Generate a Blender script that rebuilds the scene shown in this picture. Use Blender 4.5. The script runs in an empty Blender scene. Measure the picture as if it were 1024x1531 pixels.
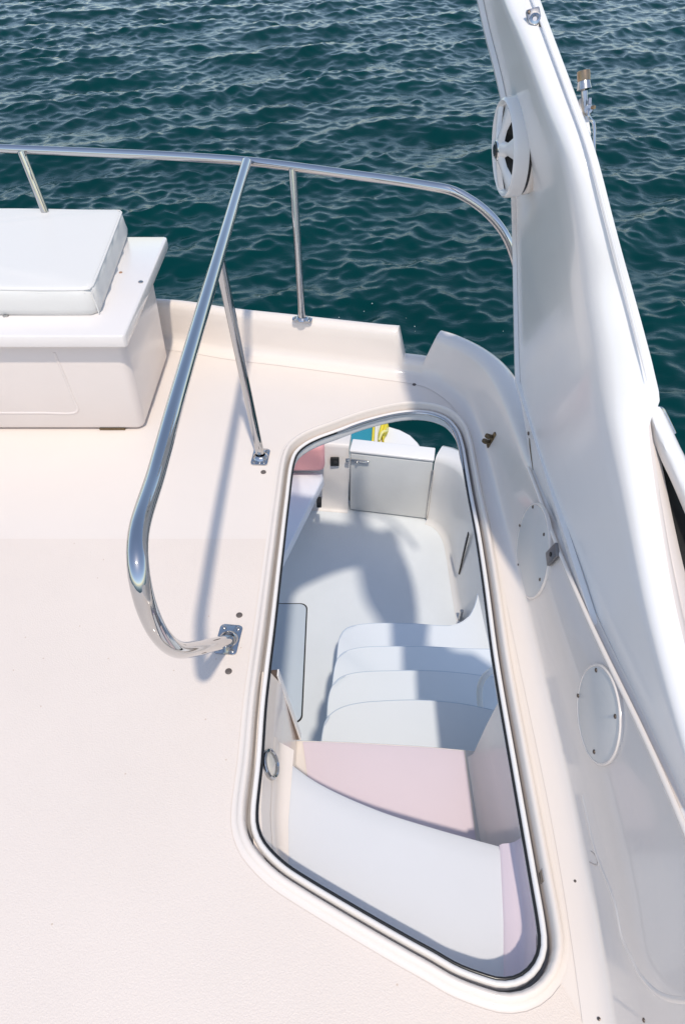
import bpy, bmesh, math, random
import numpy as np
from mathutils import Vector, Matrix

random.seed(7)
SC = bpy.context.scene
COL = SC.collection
R = math.radians
H = 1.5            # eye height above the flybridge deck (deck is z = 0)
F = 1020.0         # focal length in photo pixels
S2 = math.sqrt(0.5)

# ------------------------------------------------------------------ measuring
def ray(u, v):
    a, b = (u - 512) / F, (v - 765.5) / F
    return Vector((a, S2 * (1 - b), -S2 * (1 + b)))
CAM = Vector((0, 0, H))
def on_plane(u, v, n, c):
    n = Vector(n); d = ray(u, v)
    return CAM + d * ((c - n.dot(CAM)) / n.dot(d))
def atz(u, v, z=0.0): return on_plane(u, v, (0, 0, 1), z)
def aty(u, v, y): return on_plane(u, v, (0, 1, 0), y)
def atx(u, v, x): return on_plane(u, v, (1, 0, 0), x)
def atd(u, v, d): return CAM + ray(u, v) * d
WALL_N, WALL_C = (1, 0, -0.09), 0.503
def atwall(u, v, off=0.0): return on_plane(u, v, WALL_N, WALL_C - off)
def arch_x(z): return .550 - .33*max(0, z - .55)**1.05
def atarch(u, v, off=0.0):
    """the arch's inner face: upright low down, leaning inboard higher up"""
    d = ray(u, v); lo, hi = .3, 6.0
    for _ in range(60):
        m_ = (lo+hi)/2; p = CAM + d*m_
        if p.x < arch_x(p.z) - off: lo = m_
        else: hi = m_
    return CAM + d*lo

# ------------------------------------------------------------------ materials
def nt(name):
    m = bpy.data.materials.new(name); m.use_nodes = True
    t = m.node_tree
    return m, t, t.nodes['Principled BSDF']
def node(t, kind, **kw):
    n = t.nodes.new(kind)
    for k, v in kw.items():
        if k in n.inputs: n.inputs[k].default_value = v
        else: setattr(n, k, v)
    return n
def gelcoat(name, col, rough=0.28, coat=0.35, grain=0.0, gscale=900.0, stain=0.03, specks=False):
    m, t, b = nt(name)
    tc = node(t, 'ShaderNodeTexCoord')
    n1 = node(t, 'ShaderNodeTexNoise', Scale=2.3, Detail=6.0, Roughness=0.6)
    t.links.new(tc.outputs['Object'], n1.inputs['Vector'])
    mp = node(t, 'ShaderNodeMapRange')
    mp.inputs['From Min'].default_value = 0.3; mp.inputs['From Max'].default_value = 0.7
    mp.inputs['To Min'].default_value = 1 - stain; mp.inputs['To Max'].default_value = 1.0
    t.links.new(n1.outputs['Fac'], mp.inputs['Value'])
    hv = node(t, 'ShaderNodeMix', data_type='RGBA', blend_type='MULTIPLY')
    hv.inputs[0].default_value = 1.0
    hv.inputs[6].default_value = (*col, 1)
    t.links.new(mp.outputs['Result'], hv.inputs[7])
    out = hv.outputs[2]
    if specks:
        n2 = node(t, 'ShaderNodeTexVoronoi', voronoi_dimensions='2D', Scale=30.0)
        t.links.new(tc.outputs['Object'], n2.inputs['Vector'])
        sp = node(t, 'ShaderNodeMapRange')
        sp.inputs['From Min'].default_value = 0.045; sp.inputs['From Max'].default_value = 0.075
        sp.inputs['To Min'].default_value = 0.0; sp.inputs['To Max'].default_value = 1.0
        t.links.new(n2.outputs['Distance'], sp.inputs['Value'])
        n3 = node(t, 'ShaderNodeMath', operation='GREATER_THAN')
        n3.inputs[1].default_value = 0.13
        t.links.new(n2.outputs['Color'], n3.inputs[0])
        mx = node(t, 'ShaderNodeMath', operation='MAXIMUM')
        t.links.new(sp.outputs['Result'], mx.inputs[0]); t.links.new(n3.outputs[0], mx.inputs[1])
        h2 = node(t, 'ShaderNodeMix', data_type='RGBA')
        t.links.new(mx.outputs[0], h2.inputs[0])
        h2.inputs[6].default_value = (col[0]*.80, col[1]*.74, col[2]*.68, 1)
        t.links.new(out, h2.inputs[7]); out = h2.outputs[2]
    t.links.new(out, b.inputs['Base Color'])
    b.inputs['Roughness'].default_value = rough
    b.inputs['Coat Weight'].default_value = coat
    b.inputs['Coat Roughness'].default_value = 0.06
    # slow orange-peel undulation plus grain
    n4 = node(t, 'ShaderNodeTexNoise', Scale=14.0, Detail=2.0)
    t.links.new(tc.outputs['Object'], n4.inputs['Vector'])
    bp = node(t, 'ShaderNodeBump', Strength=0.012, Distance=0.02)
    t.links.new(n4.outputs['Fac'], bp.inputs['Height'])
    last = bp
    if grain > 0:
        n5 = node(t, 'ShaderNodeTexNoise', Scale=gscale, Detail=2.0)
        t.links.new(tc.outputs['Object'], n5.inputs['Vector'])
        b2 = node(t, 'ShaderNodeBump', Strength=grain, Distance=0.002)
        t.links.new(n5.outputs['Fac'], b2.inputs['Height'])
        t.links.new(bp.outputs['Normal'], b2.inputs['Normal']); last = b2
    t.links.new(last.outputs['Normal'], b.inputs['Normal'])
    return m
def plain(name, col, rough=0.5, metal=0.0, coat=0.0, bump=0.0, bscale=60.0, vary=0.0):
    m, t, b = nt(name)
    b.inputs['Base Color'].default_value = (*col, 1)
    b.inputs['Roughness'].default_value = rough
    b.inputs['Metallic'].default_value = metal
    b.inputs['Coat Weight'].default_value = coat
    tc = node(t, 'ShaderNodeTexCoord')
    n = node(t, 'ShaderNodeTexNoise', Scale=bscale, Detail=3.0)
    t.links.new(tc.outputs['Object'], n.inputs['Vector'])
    if bump:
        bp = node(t, 'ShaderNodeBump', Strength=bump, Distance=0.003)
        t.links.new(n.outputs['Fac'], bp.inputs['Height']); t.links.new(bp.outputs['Normal'], b.inputs['Normal'])
    if vary:
        mx = node(t, 'ShaderNodeMix', data_type='RGBA')
        mx.inputs[6].default_value = (*[c*(1-vary) for c in col], 1)
        mx.inputs[7].default_value = (*[min(1, c*(1+vary)) for c in col], 1)
        t.links.new(n.outputs['Fac'], mx.inputs[0]); t.links.new(mx.outputs[2], b.inputs['Base Color'])
    return m

M = {}
M['deck'] = gelcoat('deck_gelcoat', (.78, .70, .63), rough=.36, coat=.2, grain=.10, gscale=420, stain=.03)
M['shaded_nonskid'] = gelcoat('shaded_nonskid_gelcoat', (.755, .665, .59), rough=.5, coat=.1, grain=.40, gscale=330, stain=.05, specks=True)  # shade painted into the base colour; grain and specks belong to the surface
M['cream'] = gelcoat('cream_gelcoat', (.80, .72, .65), rough=.25, coat=.5, stain=.05)
M['white'] = gelcoat('white_gelcoat', (.82, .795, .77), rough=.24, coat=.15, stain=.03)
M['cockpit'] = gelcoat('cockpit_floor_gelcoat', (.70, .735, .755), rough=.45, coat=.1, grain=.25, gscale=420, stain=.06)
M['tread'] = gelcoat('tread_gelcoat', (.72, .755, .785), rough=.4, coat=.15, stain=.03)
M['edge_shade'] = plain('tread_edge_shade', (.46, .53, .62), rough=.45)
M['greystep'] = gelcoat('grey_white_step', (.68, .68, .685), rough=.33, coat=.3, grain=.1, stain=.04)
M['pink'] = gelcoat('pink_step', (.75, .635, .67), rough=.35, coat=.3, stain=.04)
M['gate'] = gelcoat('gate_gelcoat', (.66, .66, .64), rough=.35, coat=.2, stain=.14)
M['vinyl'] = plain('white_vinyl', (.72, .70, .66), rough=.45, bump=.10, bscale=700)
M['stitch'] = plain('stitch_thread', (.74, .73, .71), rough=.7)
M['pinkvinyl'] = plain('pink_vinyl', (.72, .34, .34), rough=.5, bump=.15, bscale=300)
M['bluevinyl'] = plain('pale_bench_vinyl', (.72, .735, .78), rough=.5, bump=.1, bscale=300)
M['chrome'] = plain('polished_stainless', (.54, .54, .54), rough=.025, metal=1.0)
M['satin'] = plain('worn_stainless', (.52, .50, .48), rough=.22, metal=1.0, bump=.1, bscale=90, vary=.25)
M['darkscrew'] = plain('weathered_screw', (.16, .13, .11), rough=.4, metal=.9)
M['brass'] = plain('tarnished_brass', (.20, .15, .09), rough=.35, metal=1.0, bump=.15, bscale=120, vary=.4)
M['bronze'] = plain('bronze_ferrule', (.36, .25, .16), rough=.35, metal=1.0, vary=.3, bscale=150)
M['black'] = plain('black_rubber', (.012, .013, .014), rough=.25)
M['matblack'] = plain('black_plastic', (.01, .01, .01), rough=.6)
M['greyplate'] = plain('grey_plate', (.20, .20, .21), rough=.4, metal=.7)
M['plug'] = plain('deck_plug', (.11, .09, .08), rough=.5)
M['gutter'] = plain('grey_gutter', (.34, .32, .31), rough=.35)
M['teal'] = plain('teal_canvas', (.02, .24, .32), rough=.8, bump=.3, bscale=260, vary=.12)
M['yellow'] = plain('yellow_canvas', (.70, .58, .05), rough=.7, bump=.3, bscale=120, vary=.15)
M['rust'] = plain('rust_stain', (.36, .20, .12), rough=.8)
M['coverplate'] = gelcoat('cover_plate', (.66, .645, .615), rough=.4, coat=.1, stain=.05)

# ------------------------------------------------------------------ mesh tools
def smooth(me, ang=35):
    for p in me.polygons: p.use_smooth = True
    me.set_sharp_from_angle(angle=R(ang))
def link(name, bm, mat, parent=None, ang=35, label=None):
    me = bpy.data.meshes.new(name)
    bmesh.ops.recalc_face_normals(bm, faces=bm.faces)
    bm.to_mesh(me); bm.free()
    smooth(me, ang)
    for m in (mat if isinstance(mat, (list, tuple)) else [mat]): me.materials.append(m)
    o = bpy.data.objects.new(name, me); COL.objects.link(o)
    if parent: o.parent = parent
    if label: o['label'] = label
    return o
def tag(o, label, cat, group=None):
    o['label'] = label; o['category'] = cat
    if group: o['group'] = group
    return o
def thing(name, label, cat, loc=(0, 0, 0), group=None):
    o = bpy.data.objects.new(name, None); COL.objects.link(o)
    o.empty_display_size = .05
    o.location = loc
    return tag(o, label, cat, group)
def part(name, bm, mat, parent, ang=35, label=None):
    """mesh built in world coordinates, parented to an Empty / mesh at its own base"""
    base = world_loc(parent)
    bmesh.ops.translate(bm, verts=bm.verts, vec=-base)
    return link(name, bm, mat, parent, ang, label)
def world_loc(o):
    v = Vector(o.location)
    while o.parent:
        o = o.parent; v = v + Vector(o.location)
    return v
def structure(o):
    o['kind'] = 'structure'; return o

def spline(pts, n, closed=False):
    pts = [Vector(p) for p in pts]; k = len(pts); out = []
    segs = k if closed else k - 1
    fine = []
    for i in range(segs):
        if closed: p0, p1, p2, p3 = pts[(i-1) % k], pts[i], pts[(i+1) % k], pts[(i+2) % k]
        else: p0, p1, p2, p3 = pts[max(i-1, 0)], pts[i], pts[i+1], pts[min(i+2, k-1)]
        # centripetal Catmull-Rom
        def tj(ti, a, b): return ti + max((b - a).length, 1e-6) ** .5
        t0 = 0; t1 = tj(t0, p0, p1) if (p1-p0).length > 1e-7 else 1e-3; t2 = tj(t1, p1, p2); t3 = tj(t2, p2, p3) if (p3-p2).length > 1e-7 else t2 + 1e-3
        for j in range(24):
            t = t1 + (t2 - t1) * j / 24
            a1 = p0*((t1-t)/(t1-t0)) + p1*((t-t0)/(t1-t0))
            a2 = p1*((t2-t)/(t2-t1)) + p2*((t-t1)/(t2-t1))
            a3 = p2*((t3-t)/(t3-t2)) + p3*((t-t2)/(t3-t2))
            b1 = a1*((t2-t)/(t2-t0)) + a2*((t-t0)/(t2-t0))
            b2 = a2*((t3-t)/(t3-t1)) + a3*((t-t1)/(t3-t1))
            fine.append(b1*((t2-t)/(t2-t1)) + b2*((t-t1)/(t2-t1)))
    fine.append(pts[0].copy() if closed else pts[-1].copy())
    L = [0.0]
    for a, b in zip(fine, fine[1:]): L.append(L[-1] + (b - a).length)
    m = n if closed else n - 1
    j = 0
    for i in range(n):
        s = L[-1] * i / m
        while j < len(L) - 2 and L[j+1] < s: j += 1
        f = (s - L[j]) / max(L[j+1] - L[j], 1e-9)
        out.append(fine[j].lerp(fine[j+1], f))
    return out
def interp(xs, ys, x):
    return float(np.interp(x, xs, ys))
def loft(bm, rings, close_ring=False, close_path=False, cap=False):
    vs = [[bm.verts.new(p) for p in r] for r in rings]
    n = len(vs); m = len(vs[0])
    for i in range(n if close_path else n - 1):
        a, b = vs[i], vs[(i+1) % n]
        for j in range(m if close_ring else m - 1):
            f = (a[j], a[(j+1) % m], b[(j+1) % m], b[j])
            if len(set(f)) == 4: bm.faces.new(f)
    if cap:
        bm.faces.new(vs[0][::-1]); bm.faces.new(vs[-1])
    return vs
def tube(bm, pts, r, closed=False, seg=20, cap=True):
    pts = [Vector(p) for p in pts]; n = len(pts)
    def tang(i):
        if closed: return (pts[(i+1) % n] - pts[(i-1) % n]).normalized()
        return (pts[min(i+1, n-1)] - pts[max(i-1, 0)]).normalized()
    t = tang(0); up = Vector((0, 0, 1)) if abs(t.z) < .9 else Vector((1, 0, 0))
    nrm = (up - t * up.dot(t)).normalized(); rings = []
    for i in range(n):
        t = tang(i); nrm = (nrm - t * nrm.dot(t)).normalized(); bi = t.cross(nrm)
        rr = r[i] if isinstance(r, (list, tuple)) else r
        rings.append([pts[i] + (nrm*math.cos(a) + bi*math.sin(a))*rr for a in (2*math.pi*k/seg for k in range(seg))])
    loft(bm, rings, True, closed, cap and not closed)
def box(bm, x0, x1, y0, y1, z0, z1, bev=0.0, seg=3, mat=None):
    r = bmesh.ops.create_cube(bm, size=1.0)
    vs = r['verts']
    bmesh.ops.scale(bm, vec=(x1-x0, y1-y0, z1-z0), verts=vs)
    bmesh.ops.translate(bm, vec=((x0+x1)/2, (y0+y1)/2, (z0+z1)/2), verts=vs)
    if bev:
        es = list({e for v in vs for e in v.link_edges})
        r = bmesh.ops.bevel(bm, geom=es, offset=bev, segments=seg, profile=.5, affect='EDGES')
        vs = list({v for f in r['faces'] for v in f.verts} | {v for v in vs if v.is_valid})
    if mat is not None: bmesh.ops.transform(bm, matrix=mat, verts=[v for v in vs if v.is_valid])
    return vs
def prism(bm, pts2, z0, z1, bev=0.0, seg=3, bev_bottom=False):
    """outline (x, y) extruded from z0 to z1, top edge rounded"""
    pts2 = [(p[0], p[1]) for p in pts2]
    area = sum(a[0]*b[1]-b[0]*a[1] for a, b in zip(pts2, pts2[1:]+pts2[:1]))
    if area < 0: pts2 = pts2[::-1]
    bot = [bm.verts.new((x, y, z0)) for x, y in pts2]; top = [bm.verts.new((x, y, z1)) for x, y in pts2]
    n = len(bot)
    for i in range(n): bm.faces.new((bot[i], bot[(i+1) % n], top[(i+1) % n], top[i]))
    ft = bm.faces.new(top); fb = bm.faces.new(bot[::-1])
    if bev:
        es = list(ft.edges) + (list(fb.edges) if bev_bottom else [])
        bmesh.ops.bevel(bm, geom=es, offset=bev, segments=seg, profile=.5, affect='EDGES')
def frame_at(c, nrm, up=(0, 0, 1)):
    z = Vector(nrm).normalized(); x = Vector(up).cross(z)
    if x.length < 1e-4: x = Vector((1, 0, 0))
    x.normalize(); y = z.cross(x)
    return Matrix(((x.x, y.x, z.x, c[0]), (x.y, y.y, z.y, c[1]), (x.z, y.z, z.z, c[2]), (0, 0, 0, 1)))
def lathe(bm, prof, mat=None, seg=32, ex=1.0, ey=1.0):
    """prof: (radius, height) list, first/last radius 0 closes"""
    rings = []
    for k in range(seg):
        a = 2*math.pi*k/seg
        rings.append([Vector((r*math.cos(a)*ex, r*math.sin(a)*ey, h)) for r, h in prof])
    vs = loft(bm, rings, False, True)
    allv = [v for r in vs for v in r]
    bmesh.ops.remove_doubles(bm, verts=allv, dist=1e-6)
    allv = [v for v in allv if v.is_valid]
    if mat is not None: bmesh.ops.transform(bm, matrix=mat, verts=allv)
def disc(bm, c, nrm, r, h, bev=.3, seg=20):
    lathe(bm, [(0, 0), (r, 0), (r, h*(1-bev)), (r*.9, h), (0, h)], frame_at(c, nrm), seg)
def screw(parent, c, nrm, r=.004, mat='chrome'):
    bm = bmesh.new()
    lathe(bm, [(r, 0), (r*.95, r*.35), (r*.6, r*.55), (r*.28, r*.58), (r*.22, r*.25), (0, r*.25)], frame_at(c, nrm), 14)
    return part('screw', bm, M[mat], parent)
def fill_with_hole(bm, outer, hole, z):
    loops = []
    for lp in (outer, hole):
        vs = [bm.verts.new((p[0], p[1], z)) for p in lp]
        loops += [bm.edges.new((vs[i], vs[(i+1) % len(vs)])) for i in range(len(vs))]
    bmesh.ops.triangle_fill(bm, use_beauty=True, use_dissolve=False, edges=loops)

# ------------------------------------------------------------------ outlines
HATCH_PX = [(441,690),(447,676),(460,665),(478,656),(500,648),(547,631),(594,619.5),(620,617),(645,619.5),(664,627),(678,642),(686,664),
 (691,692),(699,740),(709,792),(715,830),(722,880),(734,975),(745,1045),(756,1109),(775,1220),(790,1308),(803,1387),(804.5,1411),(797.5,1434),(783,1451),
 (765,1459.5),(745,1460.5),(722,1454),(685,1440),(650,1420),(615,1401),(543,1360),(462,1312),(430,1291),(408,1271),(394,1253),(386.5,1232),
 (386,1208),(388.5,1182),(393,1140),(399,1053),(406,990),(412,940),(424,830),(433,750)]
HATCH = spline([atz(u, v, -.010) for u, v in HATCH_PX], 260, True)
def offset_loop(loop, d):
    n = len(loop); out = []
    area = sum(loop[i].x*loop[(i+1) % n].y - loop[(i+1) % n].x*loop[i].y for i in range(n))
    sg = 1 if area > 0 else -1
    for i in range(n):
        t = (loop[(i+2) % n] - loop[(i-2) % n]); nn = Vector((t.y, -t.x, 0)).normalized() * sg
        out.append(Vector((loop[i].x, loop[i].y, 0)) + nn * d)
    return out

# coaming / side wall stations: inner base point on the deck
BASE = [atz(u, v) for u, v in [(265,514),(350,527),(450,539),(560,554),(640,567),(672,583),(699,607),(718,645),(735,700),(750,760)]]
BASE = [Vector((-2.6, 2.47, 0)), Vector((-1.7, 2.50, 0)), Vector((-1.1, 2.50, 0))] + BASE + [Vector((.503, 1.3, 0)), Vector((.503, 1.0, 0)), Vector((.503, .8, 0)), Vector((.502, .6, 0)), Vector((.496, .42, 0)), Vector((.484, .25, 0)), Vector((.462, .0, 0)), Vector((.455, -.6, 0)), Vector((.455, -1.4, 0))]
NST = 440
BL = spline(BASE, NST)
def s_at(p):
    return min(range(NST), key=lambda i: (BL[i] - p).length)

# ------------------------------------------------------------------ FLYBRIDGE DECK (structure)
bm = bmesh.new()
outer = [Vector((p.x, p.y, 0)) for p in BL]
bn = []
for i in range(NST):
    t = (BL[min(i+1, NST-1)] - BL[max(i-1, 0)]); bn.append(Vector((-t.y, t.x, 0)).normalized() * 1)
# outward normal (away from the deck middle)
for i in range(NST):
    if (BL[i] + bn[i] - Vector((-.6, .6, 0))).length < (BL[i] - bn[i] - Vector((-.6, .6, 0))).length: bn[i] = -bn[i]
deck_outer = [BL[i] + bn[i]*.015 for i in range(NST)] + [Vector((-2.6, -1.4, 0))]
hole = offset_loop(HATCH, .052)
fill_with_hole(bm, deck_outer, hole, 0.0)
# deck underside (cockpit ceiling)
fill_with_hole(bm, deck_outer, offset_loop(HATCH, .013), -.054)
deck = structure(link('flybridge_deck', bm, M['deck'], ang=20))

# ------------------------------------------------------------------ COAMING AND SIDE WALL
iN0, iN1 = s_at(atz(600, 561)), s_at(atz(628, 564))
iNs, iNe = s_at(atz(587, 558)), s_at(atz(641, 568))
i_c0 = s_at(Vector((.5, 1.55, 0)))      # where the coaming corner ends and the side wall begins
def height(i):
    y, x = BL[i].y, BL[i].x
    if i <= i_c0:
        h = .172
        a = interp([iNs, iN0], [1, 0], i) if i < (iN0+iN1)/2 else interp([iN1, iNe], [0, 1], i)
        a = a*a*(3-2*a)
        return .060 + (h-.060)*a
    return interp([-.6, 0, .44, .82, 1.2, 1.4, 1.55], [.55, .46, .397, .302, .245, .217, .172], y)
def lean(i):
    y, x = BL[i].y, BL[i].x
    if i <= i_c0: return interp([.0, .40, .5], [.06, .16, .24], x)
    return interp([-.4, -.15, .0, .12, 1.32, 1.5], [.5, .40, .22, .10, .09, .24], y)
def width(i):
    y, x = BL[i].y, BL[i].x
    if i <= i_c0: return interp([-.3, .2, .42, .5], [.055, .06, .085, .095], x)
    return interp([1.2, 1.55], [.03, .095], y)
def smooth_arr(fn, keep):
    a = np.array([fn(i) for i in range(NST)], float); k = np.exp(-.5*(np.arange(-24, 25)/9.0)**2); k /= k.sum()
    sm = np.convolve(np.pad(a, 24, mode='edge'), k, mode='valid')
    return [a[i] if (keep and i < iNe+30) else float(sm[i]) for i in range(NST)]
HT, LN, WD = smooth_arr(height, True), smooth_arr(lean, False), smooth_arr(width, False)
height_s = lambda i: HT[i]
def coam_ring(i):
    b, n, h, l, w = BL[i], bn[i], HT[i], LN[i], WD[i]
    up = Vector((0, 0, 1)); r = min(.022, h*.3)
    P = [(-.055, .0012), (-.03, .004), (-.012, .012), (.0, .026)] if h > .1 else [(-.055, .0012), (-.03, .004), (-.012, .008), (.0, .014)]
    for f in (.25, .5, .75):
        P.append((l*h*f, P[3][1] + (h - r - P[3][1])*f))
    P += [(l*h, h-r), (l*h+r*.3, h-r*.3), (l*h+r, h), (l*h+w*.6, h+.002), (l*h+w-r*.7, h-r*.15), (l*h+w-r*.2, h-r*.6), (l*h+w, h-r*1.4), (l*h+w+.005, -.02), (l*h+w*.8, -.10), (.0, -.10)]
    return [b + n*o + up*z for o, z in P]
coam = thing('coaming', 'low cream moulded coaming along the aft edge of the deck with a drain notch', 'coaming', tuple(BL[s_at(atz(450, 539))]))
bm = bmesh.new(); loft(bm, [coam_ring(i) for i in range(0, i_c0+1)])
part('rim', bm, M['cream'], coam, 50)
wall = thing('side_wall', 'cream moulded side wall rising between the hatch and the white arch', 'wall', (.5, .9, 0))
bm = bmesh.new(); loft(bm, [coam_ring(i) for i in range(i_c0, NST)])
part('panel', bm, M['cream'], wall, 50)
# raised bead along the top of the side wall
bm = bmesh.new()
bead = [BL[i] + bn[i]*(LN[i]*HT[i]+.001) + Vector((0, 0, HT[i]-.004)) for i in range(i_c0+4, NST-30, 2)]
tube(bm, spline(bead, 60), .0055, seg=12); part('bead', bm, M['cream'], wall)
for u, v in [(805+70, 1455), (921, 1531)]:
    pass

# ------------------------------------------------------------------ HATCH FRAME
hf = thing('hatch_frame', 'moulded white rim with grey gutter and black seal around the stair hatch', 'hatch frame', (.1, 1.2, 0))
def sweep_hatch(prof):
    bm = bmesh.new(); cols = [[Vector((p.x, p.y, z)) for p in offset_loop(HATCH, o)] for o, z in prof]
    loft(bm, [[c[i] for c in cols] for i in range(len(HATCH))], False, True); return bm
part('inner_ridge', sweep_hatch([(.014, -.052), (.006, -.048), (.004, -.042), (.004, -.018), (.0055, -.0105), (.009, -.007), (.014, -.007), (.0165, -.0105), (.018, -.018), (.0185, -.034)]), M['white'], hf, 60)
part('gutter', sweep_hatch([(.0185, -.034), (.0195, -.036), (.0245, -.036), (.0255, -.034)]), M['gutter'], hf, 60)
part('outer_rim', sweep_hatch([(.0255, -.034), (.0268, .007), (.029, .0135), (.0325, .0165), (.0365, .0165), (.040, .0138), (.0435, .0075), (.046, .0030), (.050, .0013), (.056, .0008)]), M['cream'], hf, 60)
bm = bmesh.new(); tube(bm, [Vector((p.x, p.y, -.0135)) for p in offset_loop(HATCH, .0022)], .0034, True, 12); part('seal', bm, M['black'], hf)
ci = [i for i in range(len(HATCH)) if HATCH[i].y > 1.70 and HATCH[i].x > -.02]
# polished strip along the aft end of the opening
ch = [HATCH[i] for i in ci]
bm = bmesh.new(); tube(bm, spline([Vector((p.x*.997, p.y-.001, -.0105)) for p in ch], 60), [.0052*min(1, .35+min(i, 59-i)*.12) for i in range(60)], seg=14); part('trim_strip', bm, M['chrome'], hf)
bm = bmesh.new(); c = atz(814, 1309, -.006)
box(bm, c.x-.006, c.x+.004, c.y-.012, c.y+.012, -.03, .003, .002, 2); part('catch', bm, M['satin'], hf)

# ------------------------------------------------------------------ STAIR WELL
st = thing('companionway_stairs', 'moulded stair flight dropping through the hatch, grey top step then pink then pale blue treads', 'stairs', (.25, 1.5, -2.0))
ZP, ZK = -.115, -.385
def hatch_x(y, right):
    c = [p.x for p in HATCH if abs(p.y - y) < .03 and (p.x > .12) == right]
    return sum(c)/len(c) if c else None
e0, e1 = atz(416, 1122, ZP), atz(752, 1262, ZP)
# top step (grey): edge e0..e1, near end tucked under the rim
near = [p for p in offset_loop(HATCH, .015) if p.y < .60]
bm = bmesh.new()
edge = spline([e0, atz(470, 1163, ZP), atz(560, 1205, ZP), atz(650, 1234, ZP), e1], 30)
nrings = []
for i, p in enumerate(edge):
    f = i/29
    # walk toward the viewer until just under the rim
    q = Vector((interp([0, 1], [-.205, .415], f), interp([0, .15, .5, .85, 1], [.46, .40, .30, .26, .25], f), ZP))
    ring = [Vector((p.x, p.y, ZK+.001)), Vector((p.x, p.y-.002, ZP-.02)), Vector((p.x, p.y-.006, ZP-.005)), Vector((p.x, p.y-.018, ZP))]
    for k in range(1, 9): ring.append(p.lerp(q, k/8) - Vector((0, .018*(1-k/8), 0)))
    nrings.append(ring)
loft(bm, nrings); part('step', bm, M['greystep'], st, 40, label='broad grey white top step under the near end of the hatch')
# pink step
bm = bmesh.new()
pk = [atz(453, 1106.2, ZK), atz(520, 1108, ZK), atz(580, 1111.5, ZK), atz(640, 1115, ZK), atz(693, 1120, ZK)]
back = [Vector((-.045, .52, ZK)), Vector((.06, .5, ZK)), Vector((.16, .47, ZK)), Vector((.25, .45, ZK)), Vector((.352, .45, ZK))]
loft(bm, [[Vector((p.x, p.y, ZK-.33)), Vector((p.x, p.y, ZK-.012)), Vector((p.x, p.y-.004, ZK-.003)), Vector((p.x, p.y-.012, ZK)), (p*.6+q*.4), q] for p, q in zip(spline(pk, 16), spline(back, 16))])
part('step', bm, M['pink'], st, 40, label='pale pink second step')
# cream landing either side of the pink inlay
bm = bmesh.new()
lk = [atz(434, 1105.5, ZK-.004), atz(520, 1108, ZK-.004), atz(640, 1115, ZK-.004), atz(712, 1121.5, ZK-.004)]
lb = [Vector((-.16, .5, ZK-.004)), Vector((.06, .45, ZK-.004)), Vector((.25, .42, ZK-.004)), Vector((.40, .42, ZK-.004))]
loft(bm, [[Vector((p.x, p.y+.001, ZK-.33)), Vector((p.x, p.y+.001, ZK-.012)), Vector((p.x, p.y-.004, ZK-.004)), (p*.5+q*.5), q] for p, q in zip(spline(lk, 14), spline(lb, 14))])
part('landing', bm, M['cream'], st, 40)
# blue-white treads
ZT = [-.70, -1.02, -1.34, -1.66]
TR = [
 [(481,1112),(483,1095),(488,1077),(499,1065),(515,1057),(540,1051.5),(570,1049),(620,1047.5),(685,1052),(740,1063)],
 [(489,1085),(492,1042),(498,1025),(508,1014),(524,1008),(545,1005),(590,1003.5),(645,1003.5),(692,1007),(745,1014)],
 [(496,1040),(500,1003),(504,988),(512,977),(527,971),(545,968),(590,967),(645,967.5),(700,970.5),(745,971)],
 [(503,1000),(507,958),(511,947),(519,939),(535,934.5),(569,932),(620,933),(665,936),(684,934),(698,926),(709,908),(715,885),(719,850)],
]
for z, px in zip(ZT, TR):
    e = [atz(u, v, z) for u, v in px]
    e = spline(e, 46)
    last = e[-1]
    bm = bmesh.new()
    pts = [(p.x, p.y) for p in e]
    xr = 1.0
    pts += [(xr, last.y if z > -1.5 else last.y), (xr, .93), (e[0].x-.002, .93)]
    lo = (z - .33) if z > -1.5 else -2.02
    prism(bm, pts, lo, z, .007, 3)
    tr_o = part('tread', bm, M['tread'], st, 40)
    bm = bmesh.new(); tube(bm, [p + Vector((0, .0015, -.004)) for p in e], .0042, seg=8); part('edge_shade', bm, M['edge_shade'], tr_o)  # darker bead paints the shadow line along the tread edge
# left side of the well: leaning cream wall with fillet into the top step
def lw(y, f):   # f 0 top .. 1 bottom
    sh = interp([.42, .50, .60, .8], [.045, .020, .006, 0], y)
    return Vector((interp([0, .16, 1], [-.185, -.160, -.133], f) + sh, y, -.025 - (ZK*-1 - .025)*f))
bm = bmesh.new()
rings = []
for k in range(26):
    y = .44 + (.945-.44)*k/25
    rings.append([lw(y, 0) + Vector((-.02, 0, .002))] + [lw(y, f) for f in (0, .08, .16, .4, .7, 1.0)])
loft(bm, rings); part('well_side', bm, M['cream'], st, 50)
# fillet between left wall and the top step
bm = bmesh.new(); rings = []
for k in range(24):
    f = k/23; y = e0.y + .012 + (.43 - e0.y)*f
    w = lw(y, .14); ex = atz(438, 1150, ZP).x + interp([0, .5, 1], [0, -.004, .008], f)
    wd = ex - w.x
    rings.append([Vector((w.x-.004, y, ZP+.050)), Vector((w.x+.003, y, ZP+.040)), Vector((w.x+wd*.14, y, ZP+.022)), Vector((w.x+wd*.36, y, ZP+.010)), Vector((w.x+wd*.68, y-.005, ZP+.0045)), Vector((ex, y-.012, ZP+.0012))])
loft(bm, rings); part('cove', bm, M['cream'], st, 60)
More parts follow.
